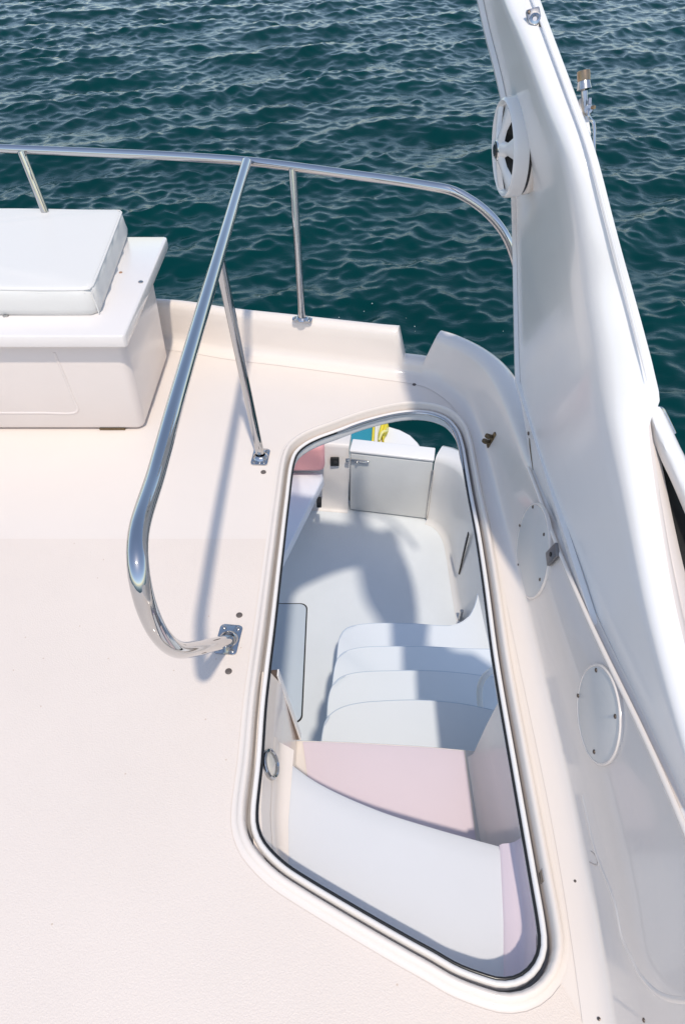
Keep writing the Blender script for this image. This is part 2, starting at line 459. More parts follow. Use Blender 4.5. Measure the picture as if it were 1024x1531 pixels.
# right side of the well
bm = bmesh.new(); rings = []
for k in range(30):
    y = .24 + (.888-.24)*k/29
    hx = interp([.24, .3, .4, .55, .75, .89], [.37, .388, .402, .405, .401, .396], y)
    bx = interp([.24, .36, .55, .89], [.350, .378, .380, .372], y)
    rings.append([Vector((hx+.004, y, -.035)), Vector((hx+.002, y, -.06)), Vector(((hx+bx)/2, y, -.2)), Vector((bx, y, ZK+.02)), Vector((bx-.015, y, ZK+.002))])
loft(bm, rings); part('well_side', bm, M['cream'], st, 50)
# pink cove between the top step and the right side
bm = bmesh.new(); rings = []
for k in range(30):
    f = k/29; y = e1.y - .002 - (e1.y - .27)*f
    hx = interp([.24, .3, .4, .55, .75, .89], [.335, .372, .392, .397, .395, .392], y)
    lx = interp([.25, .30, .40, .55], [.300, .318, .335, .352], y)
    rings.append([Vector((hx-.001, y, -.05)), Vector((hx-.004, y, ZP+.045)), Vector((hx-.013, y, ZP+.022)), Vector(((hx+lx)/2, y, ZP+.012)), Vector((lx+.006, y, ZP+.008)), Vector((lx, y, ZP-.001))])
loft(bm, rings, cap=False); part('cove', bm, M['pink'], st, 60, label='pink cove along the starboard edge of the top step')
# near wall of the well
bm = bmesh.new()
nl = [p for p in offset_loop(HATCH, .010) if p.y < .66]
# order by angle around the near end
nl.sort(key=lambda p: p.x)
loft(bm, [[Vector((p.x, p.y, -.045)), Vector((p.x, p.y, ZP-.01))] for p in nl if not (p.x > .36 and p.y > .45)]); part('well_end', bm, M['cream'], st, 60)
# white grab handle on the stairs
gh = thing('grab_handle', 'white curved grab handle standing on the stair treads', 'handle', tuple(atz(718, 1062, -1.02)))
bm = bmesh.new()
b0 = atz(719, 1066, -1.02)
hp = [b0, atd(716.5, 1040, 2.72), atd(718, 1024, 2.70), atd(724, 1012, 2.70), atd(736, 1002, 2.72), atd(752, 996, 2.78), atd(768, 1000, 2.83)]
tube(bm, spline(hp, 40), .0125, seg=14); part('bar', bm, M['white'], gh)
bm = bmesh.new(); disc(bm, b0, (0, 0, 1), .022, .006); part('foot', bm, M['white'], gh)
# round chrome light in the left well side
c0 = lw(.735, .14)
for k in range(40):
    f = k/40
    p = lw(.735, f)
cl = thing('courtesy_light', 'round chrome courtesy light set in the cream side of the stair well', 'light', (c0.x, .725, -.10))
pn = Vector((.915, .03, .40)); pl = on_plane(403.5, 1143, pn, pn.dot(lw(.73, .08)) + .001)
bm = bmesh.new(); lathe(bm, [(.034, -.006), (.0365, .002), (.035, .007), (.031, .009), (.0275, .006), (.027, .002)], frame_at(pl, pn), 32); part('bezel', bm, M['chrome'], cl)
bm = bmesh.new(); lathe(bm, [(.0272, .002), (.021, .0055), (.010, .0075), (0, .008)], frame_at(pl, pn), 28); part('lens', bm, plain('frosted_lens', (.70, .66, .58), rough=.2, coat=.6), cl)
# sliding door channel beside the well
dt = thing('door_track', 'dark metal door channel running down beside the stair well', 'door track', tuple(atz(407, 1003, -.05)))
bm = bmesh.new()
a, b = atz(409, 1006, -.045), atz(444, 1102, ZK+.01)
def bar(bm, a, b, w, d, side=Vector((1, 0, 0))):
    t = (b-a).normalized(); s = (side - t*side.dot(t)).normalized(); n = t.cross(s)
    loft(bm, [[p + s*w*i + n*d*j for i, j in ((-1, -1), (1, -1), (1, 1), (-1, 1))] for p in (a, b)], True, False, True)
bar(bm, a, b, .0085, .009); part('channel', bm, plain('brown_channel', (.17, .125, .10), rough=.35, metal=.5, vary=.2), dt)
bm = bmesh.new(); bar(bm, a+Vector((-.0115, .001, 0)), b+Vector((-.0095, .001, 0)), .003, .011); part('rubber_strip', bm, M['black'], dt)
bm = bmesh.new(); bar(bm, a+Vector((.0115, .001, 0)), b+Vector((.0105, .001, 0)), .002, .010); part('rail', bm, M['white'], dt)
bm = bmesh.new(); disc(bm, a.lerp(b, .12)+Vector((.0, -.008, .006)), (0, -.6, .8), .007, .008); part('screw', bm, M['brass'], dt)

# ------------------------------------------------------------------ COCKPIT
ZF = -2.0
TB = [Vector((-2.7, 3.72, 0)), Vector((-1.2, 3.63, 0)), Vector((-.5, 3.575, 0)), Vector((.04, 3.515, 0))]
bm = bmesh.new()
prism(bm, [(-2.75, .8), (1.0, .8), (1.0, 3.45), (.6, 3.55), (.04, 3.62), (-2.75, 3.8)], ZF-.03, ZF)
structure(link('cockpit_floor', bm, M['cockpit']))
# floor hatch
fl = thing('floor_hatch', 'flush rectangular floor hatch with dark gap in the pale cockpit floor', 'hatch', (-.5, 2.25, ZF))
def rrect(x0, x1, y0, y1, r, n=6):
    o = []
    for cx, cy, a0 in ((x1-r, y1-r, 0), (x0+r, y1-r, 90), (x0+r, y0+r, 180), (x1-r, y0+r, 270)):
        for k in range(n+1):
            a = R(a0 + 90*k/n); o.append((cx+r*math.cos(a), cy+r*math.sin(a)))
    return o
bm = bmesh.new(); prism(bm, rrect(-.80, -.222, 1.845, 2.672, .045), ZF+.0005, ZF+.0035); part('gap_seal', bm, M['matblack'], fl)
bm = bmesh.new(); prism(bm, rrect(-.792, -.2305, 1.853, 2.664, .040), ZF+.001, ZF+.006, .002, 2); part('lid', bm, gelcoat('hatch_lid', (.52, .585, .645), rough=.5, coat=.1, grain=.3, gscale=420, stain=.05), fl)
# transom, port part
tr = thing('transom', 'cream transom wall of the cockpit beside the gate, rounded white top', 'transom', (-.5, 3.57, ZF))
def wall_rings(path, h0, h1, th, fil=.05, r=.045, out_to=-2.9, lean_=.03):
    n = len(path); rings = []
    for i in range(n):
        t = path[min(i+1, n-1)] - path[max(i-1, 0)]; nn = Vector((-t.y, t.x, 0)).normalized()
        hh = h1[i] if isinstance(h1, list) else h1
        ln = lean_[i] if isinstance(lean_, list) else lean_
        P = [(-fil, h0+.001), (-fil*.35, h0+fil*.2), (0, h0+fil*.8), (ln*.5, (h0+hh)/2), (ln, hh-r), (ln+r*.3, hh-r*.3), (ln+r, hh), (ln+th-r, hh), (ln+th-r*.3, hh-r*.3), (ln+th, hh-r), (ln+th+.02, h0), (ln+th-.03, out_to)]
        rings.append([path[i] + nn*o + Vector((0, 0, z)) for o, z in P])
    return rings
def endcap(bm, ring):
    bm.faces.new(ring)
bm = bmesh.new()
vs = loft(bm, wall_rings(spline(TB, 24), ZF, -1.415, .15, .03, .03)); bm.faces.new(vs[-1][2:10]); part('wall', bm, gelcoat('transom_gelcoat', (.72, .68, .645), rough=.35, coat=.3, stain=.06), tr, 50)
# starboard bulwark with transom pillar
BW = [Vector((.605, 3.415, 0)), Vector((.645, 3.395, 0)), Vector((.70, 3.335, 0)), Vector((.735, 3.24, 0)), Vector((.748, 3.1, 0)), Vector((.75, 2.8, 0)), Vector((.762, 2.3, 0)), Vector((.79, 1.6, 0)), Vector((.80, .8, 0))]
bw = thing('bulwark', 'curved cream bulwark along the starboard side of the cockpit', 'bulwark', (.75, 2.7, ZF))
path = spline(BW, 60)
bm = bmesh.new()
hs = [interp([0, 5, 60], [-1.41, -1.385, -1.36], i) for i in range(60)]
vs = loft(bm, wall_rings(path, ZF, hs, .17, .045, .05, lean_=[.004 + .056*min(1, i/16) for i in range(60)])); bm.faces.new(vs[0][2:10]); part('wall', bm, gelcoat('bulwark_gelcoat', (.70, .685, .665), rough=.3, coat=.4, stain=.08), bw, 60)
bm = bmesh.new()
a, b = atx(701, 797, .775), atx(686.5, 857, .755)
bar(bm, a+Vector((-.004, 0, 0)), b+Vector((-.004, 0, 0)), .003, .012, Vector((1, 0, 0))); part('slot', bm, M['matblack'], bw)
bm = bmesh.new(); tube(bm, [a.lerp(b, .12)+Vector((-.008, 0, .0)), a.lerp(b, .5)+Vector((-.008, .0, 0)), b+Vector((-.006, 0, 0))], .0042, seg=10); part('handle', bm, M['satin'], bw)
bm = bmesh.new(); c = atz(687, 926, ZF+.01)
tube(bm, [c, c+Vector((0.002, .0, .09))], .011, seg=12); part('drain_pin', bm, M['satin'], bw)
bm = bmesh.new(); box(bm, .90, 1.28, -1.4, 3.2, -1.43, -1.375, .015, 2); part('side_deck', bm, M['white'], bw)
bm = bmesh.new(); box(bm, 1.20, 1.24, -1.4, 3.2, -2.9, -1.44, 0); part('hull_side', bm, M['white'], bw)
# transom gate
g0, g1 = Vector((.052, 3.512, 0)), Vector((.598, 3.417, 0))
gd = (g1-g0).normalized(); gn = Vector((-gd.y, gd.x, 0))
gt = thing('transom_gate', 'grey white transom gate closing the cockpit, chrome latch at its top corner', 'gate', tuple(g0 + Vector((0, 0, ZF))))
L = (g1-g0).length
mg = Matrix(((gd.x, gn.x, 0, g0.x), (gd.y, gn.y, 0, g0.y), (0, 0, 1, 0), (0, 0, 0, 1)))
bm = bmesh.new(); box(bm, 0, L, 0, .10, ZF+.012, -1.455, .012, 3, mg); part('door', bm, M['gate'], gt)
bm = bmesh.new(); box(bm, -.004, L+.004, -.006, .12, -1.446, -1.424, .008, 3, mg); part('cap', bm, M['white'], gt)
hg = None
bm = bmesh.new(); box(bm, L-.004, L+.010, -.010, -.001, ZF+.02, -1.52, .003, 2, mg); hg = part('hinge', bm, M['satin'], gt)
bm = bmesh.new(); box(bm, -.03, .0, -.020, -.002, -1.525, -1.495, .007, 3, mg); part('latch_keeper', bm, M['chrome'], gt)
bm = bmesh.new(); box(bm, .006, .13, -.016, -.001, -1.527, -1.497, .006, 3, mg); lt = part('latch', bm, M['chrome'], gt)
bm = bmesh.new(); bmesh.ops.create_icosphere(bm, subdivisions=2, radius=.011, matrix=mg @ Matrix.Translation((.05, -.022, -1.510))); part('knob', bm, M['satin'], lt)
# black box on the transom
sk = thing('power_socket', 'small square black socket on the transom beside the gate latch', 'socket', (-.05, 3.52, -1.52))
bm = bmesh.new(); c = aty(500.5, 690.5, 3.53)
box(bm, c.x-.03, c.x+.03, c.y-.006, c.y+.012, c.z-.036, c.z+.036, .005, 2); part('housing', bm, M['matblack'], sk)
bm = bmesh.new(); disc(bm, c+Vector((.004, -.006, .004)), (0, -1, 0), .012, .004); part('cap', bm, plain('socket_cap', (.03, .03, .03), rough=.3), sk)
# corner bench
be = thing('cockpit_bench', 'pale bench cushion angled across the cockpit corner under the pink backrest', 'bench', (-.8, 3.1, ZF))
zb = -1.60
E1, E2 = atz(484, 713, zb), atz(424, 832, zb)
ext = E2 + (E2-E1)*.6
bm = bmesh.new()
prism(bm, [(E1.x, E1.y), (E2.x, E2.y), (ext.x, ext.y), (-1.6, ext.y+.0), (-2.4, 3.5), (-1.2, 3.46), (E1.x-.06, E1.y+.055), (E1.x-.01, E1.y+.045)], zb-.075, zb, .022, 4); part('seat_cushion', bm, M['bluevinyl'], be)
bm = bmesh.new()
prism(bm, [(E1.x-.16, E1.y+.03), (E2.x-.18, E2.y), (ext.x-.18, ext.y), (-1.6, ext.y), (-2.4, 3.6), (-1.2, 3.6)], ZF, zb-.078); part('base', bm, M['cockpit'], be)
bm = bmesh.new(); c = atz(478, 750, -1.70); box(bm, c.x-.02, c.x+.012, c.y-.03, c.y+.03, -1.73, -1.68, .004, 2); part('bracket', bm, M['matblack'], be)
pb = thing('backrest_cushion', 'pink backrest cushion leaning on the transom above the bench', 'cushion', (-.8, 3.5, -1.55))
bm = bmesh.new(); box(bm, -1.5, -.118, 3.415, 3.52, -1.545, -1.315, .04, 4, Matrix.Translation((0, 0, 0))); part('pad', bm, M['pinkvinyl'], pb)
# cabin bulkhead below the hatch edge
bm = bmesh.new(); box(bm, -2.7, -.22, .84, .93, ZF, -.04, .0)
box_o = link('cabin_bulkhead', bm, M['cream']); tag(box_o, 'cream cabin bulkhead below the flybridge beside the stairs', 'bulkhead')
bm = bmesh.new(); box(bm, -2.75, -2.6, .8, 3.75, -2.9, -1.36, .02)
tag(link('bulwark', bm, M['cream']), 'plain port bulwark closing the far side of the cockpit', 'bulwark')
# swim platform
sp = thing('swim_platform', 'white rounded swim platform behind the transom just above the water', 'platform', (-.3, 4.1, -2.12))
zs = -2.12
pe = [atz(577, 637, zs), atz(598, 641.5, zs), atz(614, 650, zs), atz(625, 661, zs), atz(633, 674, zs)]
bm = bmesh.new()
out = [(-2.4, 4.72), (-.5, 4.80), (pe[0].x-.25, pe[0].y+.05)] + [(p.x, p.y) for p in pe] + [(.72, 4.05), (.74, 3.62), (-2.5, 3.86)]
prism(bm, out, zs-.13, zs, .02, 3); part('slab', bm, M['white'], sp, 40)
# teal mat with yellow edge + yellow bag on it
zt = zs + .004
mt = thing('deck_mat', 'teal mat with yellow and white border lying on the swim platform', 'mat', tuple(atz(540, 655, zt)))
def quad_slab(px, z0, z1, name, mat, parent, bev=.006):
    bm = bmesh.new(); prism(bm, [(lambda p: (p.x, p.y))(atz(u, v, z1)) for u, v in px], z0, z1, bev, 2); return part(name, bm, mat, parent)
quad_slab([(470, 655), (500, 636), (556.8, 634), (554.2, 676), (470, 690)], zs+.002, zs+.035, 'field', M['teal'], mt)
quad_slab([(557, 634), (560.5, 634), (558, 676), (554.4, 676)], zs+.002, zs+.032, 'border', M['yellow'], mt)
quad_slab([(560.7, 634), (566, 634), (564, 676), (558.2, 676)], zs+.002, zs+.030, 'edge_band', M['vinyl'], mt)
yb = thing('folded_float', 'crumpled yellow float lying at the edge of the teal mat', 'float', tuple(atz(573, 660, zs)))
bm = bmesh.new()
for (u, v, du, hh) in ((569.5, 655, 4.2, .10), (575.5, 655, 3.8, .075)):
    c = atz(u, v, zs); wv = du/1020*5.6
    rings = []
    for k in range(14):
        f = k/13; y = c.y - .11 + .32*f
        w = wv*(.75+.35*math.sin(f*7+u)) * min(1, 4*min(f, 1-f)+.45); h = hh*(.8+.3*math.sin(f*9+u*.3))*min(1, 4*min(f, 1-f)+.4)
        rings.append([Vector((c.x + (.02*math.sin(f*5+u)) + w*math.cos(a), y, zs+.004+max(0, h*math.sin(a)))) for a in (math.pi*j/10 for j in range(11))])
    loft(bm, rings, True, False, True)
part('fabric', bm, M['yellow'], yb, 60)
bm = bmesh.new(); c = atz(572.5, 660, zs); tube(bm, spline([c+Vector((-.035, -.05, .06)), c+Vector((-.01, -.02, .115)), c+Vector((.03, .03, .09)), c+Vector((.035, .12, .05))], 20), .010, seg=8); part('strap', bm, plain('pale_yellow_strap', (.75, .70, .30), rough=.7), yb)

# ------------------------------------------------------------------ SEAT BOX
sb = thing('seat_box', 'cream moulded seat locker with an overhanging lid standing on the deck', 'locker', (-.9, 2.1, 0))
bm = bmesh.new()
def rounded_block(bm, x0, x1, y0, y1, z0, z1, rv, rh, taper=0.0):
    """vertical corners radius rv, top/bottom edges radius rh"""
    zs_ = [(z0, rh), (z0+rh*.3, rh*.3), (z0+rh, 0), (z1-rh, 0), (z1-rh*.3, rh*.3), (z1, rh)]
    rings = []
    for z, ins in zs_:
        tp = taper*(z-z0)
        o = rrect(x0+ins, x1-ins-tp*0, y0+ins+0, y1-ins, max(rv-ins, .004), 8)
        rings.append([Vector((x + (tp if x > (x0+x1)/2 else 0), y + (-tp*.6 if y < (y0+y1)/2 else 0), z)) for x, y in o])
    loft(bm, rings, True, False, True)
rounded_block(bm, -2.3, -.696, 1.905, 2.375, .006, .360, .03, .018, taper=.02)
part('body', bm, gelcoat('locker_gelcoat', (.72, .645, .595), rough=.3, coat=.3, stain=.05), sb, 40)
bm = bmesh.new(); rounded_block(bm, -2.34, -.668, 1.862, 2.585, .360, .402, .014, .005); part('lid', bm, gelcoat('lid_gelcoat', (.78, .735, .70), rough=.25, coat=.4, stain=.05), sb, 50)
# embossed panel line on the front
bm = bmesh.new()
fy = lambda u, v: (lambda q: Vector((q.x, 1.905 - .012*(q.z-.006) + .0035, q.z)))(aty(u, v, 1.902))
pf = [fy(82, 527), fy(97, 563), fy(112, 601), fy(117, 612), fy(113, 617.5), fy(60, 618), fy(0, 618), fy(-120, 617)]
tube(bm, spline(pf, 60), .0062, seg=12); part('panel_edge', bm, bpy.data.materials['locker_gelcoat'], sb)
screw(sb, atz(9.5, 472.5, .402), (0, 0, 1), .010, 'satin')
screw(sb, atz(211, 422, .402), (0, 0, 1), .009, 'satin')
bm = bmesh.new(); c = atz(181, 407.5, .402); disc(bm, c, (0, 0, 1), .006, .002); part('rust_spot', bm, M['rust'], sb)
bm = bmesh.new(); c = atz(170, 643, .004); box(bm, c.x-.05, c.x+.04, c.y+.003, c.y+.03, .0006, .008, .001, 1); part('foot', bm, M['brass'], sb)

# cushion
cu = thing('seat_cushion', 'white vinyl seat cushion with stitched seams lying on the locker lid', 'cushion', (-1.2, 2.3, .402))
def cushion():
    bm = bmesh.new()
    nx, ny = 46, 26
    x0, x1, y0, y1, z0, z1 = -2.25, -.775, 1.985, 2.62, .403, .496
    def skew(x, y):  # right end is slightly oblique
        f = (y-y0)/(y1-y0); return x - .045*f*max(0, (x+1.6)/.8)
    rings = []
    levels = [(z0, .006), (z0+.004, .001), (z0+.025, -.003), (z0+.05, -.003), (z0+.07, .0), (z1-.014, .003), (z1-.008, .005), (z1-.003, .008), (z1-.0005, .013), (z1+.001, .026)]
    for z, ins in levels:
        o = []
        m = 120
        base = rrect(x0+ins, x1-ins, y0+ins, y1-ins, .022, 6)
        ring = spline([Vector((x, y, 0)) for x, y in base], m, True)
        for p in ring:
            wob = (.0022*math.sin(p.x*31+p.y*47) + .0020*math.sin(p.y*83+z*60) + .0012*math.sin(p.x*71-z*90))*(1 if z0+.01 < z < z1-.01 else 0)
            o.append(Vector((skew(p.x, p.y)+wob, p.y+wob*.6, z + (.006*math.sin(p.x*9) * .35))))
        rings.append(o)
    vs = loft(bm, rings, True, False, False)
    bm.faces.new(vs[0][::-1])
    # crowned top
    top = vs[-1]; prev = top
    cx = (x0+x1)/2; cy = (y0+y1)/2
    for k in range(1, 9):
        f = 1-k/9.0
        cur = []
        for v in top:
            q = Vector((cx + (v.co.x-cx)*f if False else v.co.x, v.co.y, v.co.z))
            d = k*.030
            qx = min(max(q.x, x0+.06+d*.0), x1)
            q = Vector((cx + (q.x-cx)*(1-(1-f)*.98), cy + (q.y-cy)*f, z1 + .001 + .012*(1-f**2) + .0012*math.sin(q.x*23+k)))
            cur.append(bm.verts.new(q))
        m = len(top)
        for j in range(m): bm.faces.new((prev[j], prev[(j+1) % m], cur[(j+1) % m], cur[j]))
        prev = cur
    bm.faces.new(prev)
    return bm, skew, (x0, x1, y0, y1, z0, z1)
bm, skew, (cx0, cx1, cy0, cy1, cz0, cz1) = cushion()
part('pad', bm, M['vinyl'], cu, 60)
def seam_pts(ins, z):
    ring = spline([Vector((x, y, 0)) for x, y in rrect(cx0+ins, cx1-ins, cy0+ins, cy1-ins, .02, 6)], 200, True)
    return [Vector((skew(p.x, p.y), p.y, z + .0021*math.sin(p.x*9))) for p in ring]
bm = bmesh.new(); tube(bm, seam_pts(.0052, cz1-.0062), .0030, True, 8); part('piping', bm, M['vinyl'], cu)
# stitches along the front seam
bm = bmesh.new()
for k in range(150):
    x = cx1-.03 - k*.0062
    p = Vector((x, cy0+.0015, cz1-.0165 + .0021*math.sin(x*9)))
    bar(bm, p, p+Vector((.0036, 0, .0015)), .0009, .0009, Vector((0, 1, 0)))
part('stitching', bm, M['stitch'], cu)
bm = bmesh.new()
cr = [Vector((skew(cx1, cy0)-.006, cy0+.006, z)) for z in (cz0+.004, cz0+.03, cz0+.06, cz1-.012)]
tube(bm, spline([cr[0]+Vector((.004, .0, 0)), cr[1]+Vector((.004, -.001, 0)), cr[2], cr[3]], 14), .0022, seg=8); part('corner_seam', bm, M['vinyl'], cu)

# ------------------------------------------------------------------ RAILING
rl = thing('railing', 'polished stainless railing curving round the aft edge with a long bent handrail', 'railing', (-.3, 1.8, 0))
ZR = .70
top_px = [(-60, 219), (0, 222), (120, 227), (250, 233), (368, 241), (437, 249), (520, 260.5), (590, 270), (640, 278)]
tp = [atz(u, v, ZR) for u, v in top_px]
tp = [Vector((-1.9, 2.63, ZR))] + tp
bend = [aty(675, 285, 2.235), aty(700, 297.5, 2.225), aty(722, 313, 2.215), aty(742, 333, 2.205), aty(757, 355, 2.195), aty(767, 380, 2.19), aty(774, 405, 2.18), aty(781, 440, 2.17), aty(787, 480, 2.15), aty(793, 540, 2.12)]
bm = bmesh.new(); tube(bm, spline(tp + bend, 160), .0145, seg=22); part('top_rail', bm, M['chrome'], rl)
hx = [aty(369, 243, 2.462), Vector((-.327, 2.2, ZR)), Vector((-.328, 1.8, ZR)), Vector((-.329, 1.4, ZR)), Vector((-.329, 1.1, ZR)), Vector((-.327, .90, ZR)), atd(207, 800, 1.075), atd(207, 850, 1.046), atd(215, 893, 1.068), atd(229, 931, 1.115), atd(246, 957, 1.185), atd(266, 971, 1.29), atd(292, 970, 1.44), atd(318, 964, 1.61), atz(344, 957.5, .0)]
bm = bmesh.new(); tube(bm, spline(hx, 150), .0168, seg=24); part('handrail', bm, M['chrome'], rl)
def base_point(i): return
posts = []
p2b = atz(390, 683, 0); p2t = Vector((-.329, aty(340, 385, 1.77).y, ZR-.01))
p3b = atz(452, 479, .174); p3t = atz(437.5, 252, ZR-.005)
p1t = atz(32, 226, ZR); p1b = Vector((-1.05, 2.53, .17))
for a, b, r in ((p1t, p1b, .014), (p2t, p2b, .0145), (p3t, p3b, .0138)):
    bm = bmesh.new(); tube(bm, [a, a.lerp(b, .33), a.lerp(b, .66), b], r, seg=20); part('post', bm, M['chrome'], rl)
def flange(c, wx, wy, rot, nrm=(0, 0, 1), th=.005):
    m = Matrix.Translation(c) @ Matrix.Rotation(rot, 4, 'Z')
    bm = bmesh.new()
    prism(bm, rrect(-wx, wx, -wy, wy, .010, 5), .0008, th, .0015, 2); bmesh.ops.transform(bm, matrix=m, verts=bm.verts)
    f = part('flange', bm, M['chrome'], rl)
    for sx in (-1, 1):
        for sy in (-1, 1): screw(f, m @ Vector((sx*(wx-.011), sy*(wy-.011), th)), (0, 0, 1), .0055, 'satin')
    bm = bmesh.new(); lathe(bm, [(.026, th), (.024, th+.004), (.0195, th+.008), (.0165, th+.010)], m, 24); part('collar', bm, M['chrome'], f)
flange(atz(342, 957, 0), .030, .046, R(-6))
flange(p2b + Vector((0, -.004, 0)), .028, .042, R(-4))
flange(p3b + Vector((0, .004, 0)), .038, .017, R(-8))
flange(p1b + Vector((0, 0, .002)), .040, .022, 0)

# ------------------------------------------------------------------ DECK PLUGS
for u, v, lab in [(394, 706, 'small dark deck plug just below the flange of the middle railing post'),
                  (358, 920, 'dark deck plug just above the flange of the bent handrail'),
                  (342, 1004, 'dark deck plug just below the flange of the bent handrail'),
                  (619, 575, 'small dark deck plug in front of the coaming notch')]:
    c = atz(u, v, .0005)
    bm = bmesh.new(); r = .0075 if u < 600 else .006
    lathe(bm, [(r*1.2, .0), (r*1.15, .002), (r*.8, .0032), (0, .0036)], frame_at(c, (0, 0, 1)), 18)
    o = link('deck_plug', bm, M['plug']); tag(o, lab, 'deck plug', 'dark plugs set in the deck')

# ------------------------------------------------------------------ ACCESS COVERS on the side wall
wn = Vector((-1, 0, .09)).normalized()
def cover(cu_, cv_, top, bot, lab, screws):
    c = atwall(cu_, cv_, .001); r = (atwall(*top) - atwall(*bot)).length/2
    t = thing('access_cover', lab, 'access cover', tuple(c), 'round access covers on the side wall')
    m = frame_at(c, wn)
    bm = bmesh.new(); lathe(bm, [(r*1.0, -.006), (r*1.0, .0025), (r*.99, .0042), (r*.965, .0046), (r*.95, .0040), (r*.945, .003)], m, 56); part('rim', bm, M['cream'], t, 60)
    bm = bmesh.new(); lathe(bm, [(r*.946, .0030), (r*.93, .0037), (0, .0037)], m, 56); part('plate', bm, M['coverplate'], t)
    for u, v in screws: screw(t, atwall(u, v, .0045), wn, .0048, 'darkscrew')
cover(796, 823.5, (796, 752), (797, 895.5), 'smaller round access cover on the side wall beside the grey plate', [(796.5, 758), (777, 785.5), (813, 799), (774.5, 845), (807, 866.5)])
cover(894.5, 1067, (890, 990), (903, 1143), 'round access cover standing alone on the near end of the side wall', [(891, 1002), (864, 1040), (919.5, 1071), (888, 1124)])

# ------------------------------------------------------------------ RADAR ARCH
V_ = [-70, -40, 0, 70, 148, 235, 340, 430, 500, 560, 605, 632, 652, 732, 818, 905, 1000, 1130, 1300]
FX = [727, 737.6, 752, 781, 809, 841, 861, 874, 886, 896, 904, 910, 914, 931, 948, 965, 988, 1024, 1075]
OX = [781, 790.6, 804, 829, 858, 888, 916, 941, 960, 975, 982, 968, 967, 976, 989, 1005, 1028, 1064, 1112]
AV = [-70, -40, 0, 50, 100, 148, 190, 250, 300, 360, 420, 480, 540, 590, 640, 700, 780, 860, 950, 1050, 1160, 1260, 1380]
AX = [703, 710.4, 720, 731, 744, 755, 762, 767, 770, 771, 772, 773, 774.5, 777, 785, 795, 816, 848, 886, 927, 982, 1038, 1105]
Fp = [atarch(u, v) for u, v in zip(FX, V_)]
Ap = [atarch(u, v) for u, v in zip(AX, AV)]
OpP = []
for i, (u, v) in enumerate(zip(OX, V_)):
    d = (Fp[i] - CAM).length / ray(FX[i], v).length
    OpP.append(atd(u, v, d*1.0))
# the arch keeps rising out of sight and bends inboard
NA = 110
Fs = spline(Fp[::-1], NA); As = spline(Ap[::-1], NA); Os = spline(OpP[::-1], NA)
ar = thing('radar_arch', 'tall glossy white arch leg rising from the side wall', 'arch', (.6, 1.2, .2))
def arch_ring(i):
    A, Ff, O = As[i], Fs[i], Os[i]
    th = max(.05, (O-Ff).length)
    inw = Vector((-1, 0, -.1)).normalized()
    along = (Ff - A).normalized()
    ring = []
    for f in (0, .04, .12, .3, .5, .7, .86):
        hollow = -.004*math.sin(math.pi*f)
        ring.append(A.lerp(Ff, f) + inw*hollow)
    # rounded front from the inner face onto the top band
    bulge = along * (.26*th)
    c1 = Ff + along*.02 + inw*.0; 
    P0, P1, P2, P3 = A.lerp(Ff, .94), Ff + along*(.30*th) + (O-Ff)*.02, Ff + bulge + (O-Ff)*.45, O + along*.01
    for k in range(1, 11):
        t = k/10
        ring.append(P0*((1-t)**3) + P1*(3*t*(1-t)**2) + P2*(3*t*t*(1-t)) + P3*(t**3))
    ring.append(O - along*.012 + Vector((.006, 0, -.004)))
    ring.append(O - along*.05 + Vector((.012, 0, -.01)))
    ring.append(A.lerp(Ff, .4) + Vector((th*.95, 0, 0)))
    ring.append(A + Vector((th*.8, .0, 0)) + along*.01)
    ring.append(A + Vector((.022, 0, 0)))
    return ring
bm = bmesh.new(); loft(bm, [arch_ring(i) for i in range(NA)], True, False, True); part('leg', bm, M['white'], ar, 45)
# aft edge flange strip
bm = bmesh.new()
ia = [i for i in range(NA) if As[i].z > atarch(776, 581).z]
rr = []
for i in ia:
    A = As[i]; along = (Fs[i]-As[i]).normalized()
    rr.append([A + Vector((-.012, 0, 0)) - along*.006, A + Vector((-.013, 0, 0)) + along*.022, A + Vector((-.001, 0, 0)) + along*.026, A + Vector((.02, 0, 0)) - along*.004, A + Vector((.0, 0, 0)) - along*.010])
loft(bm, rr, True, False, True); part('edge_strip', bm, M['white'], ar, 40)
# bead and groove lip along the outer edge, fading out above the intake
io = [i for i in range(NA) if Os[i].z > atd(976, 585, (Fp[9]-CAM).length/ray(896, 560).length).z]
ni = len(io)
bm = bmesh.new()
tube(bm, [Os[i] + (Fs[i]-Os[i])*.06 + Vector((.0, 0, .001)) for i in io], [.0065*min(1, .15+.2*k) for k in range(ni)], seg=12); part('bead', bm, M['white'], ar)
bm = bmesh.new()
tube(bm, [Os[i] + (Fs[i]-Os[i])*.24 + (Fs[i]-As[i]).normalized()*(.016+.10*(Os[i]-Fs[i]).length) for i in io], [.003*min(1, .15+.2*k) for k in range(ni)], seg=8); part('groove_lip', bm, M['white'], ar)
for u, v, r in ((787.5, 596, .006), (790, 648, .006)):
    screw(ar, atarch(u, v, .004), (-1, 0, -.1), r, 'darkscrew')
bm = bmesh.new(); c1, c2 = atarch(792, 655, .001), atarch(796.5, 704, .001)
tube(bm, spline([c1, c1.lerp(c2, .5)+Vector((0, .004, 0)), c2], 10), [.003, .004, .0045, .004, .0035, .003, .0025, .002, .0015, .001], seg=6); part('sealant_gap', bm, M['brass'], ar)
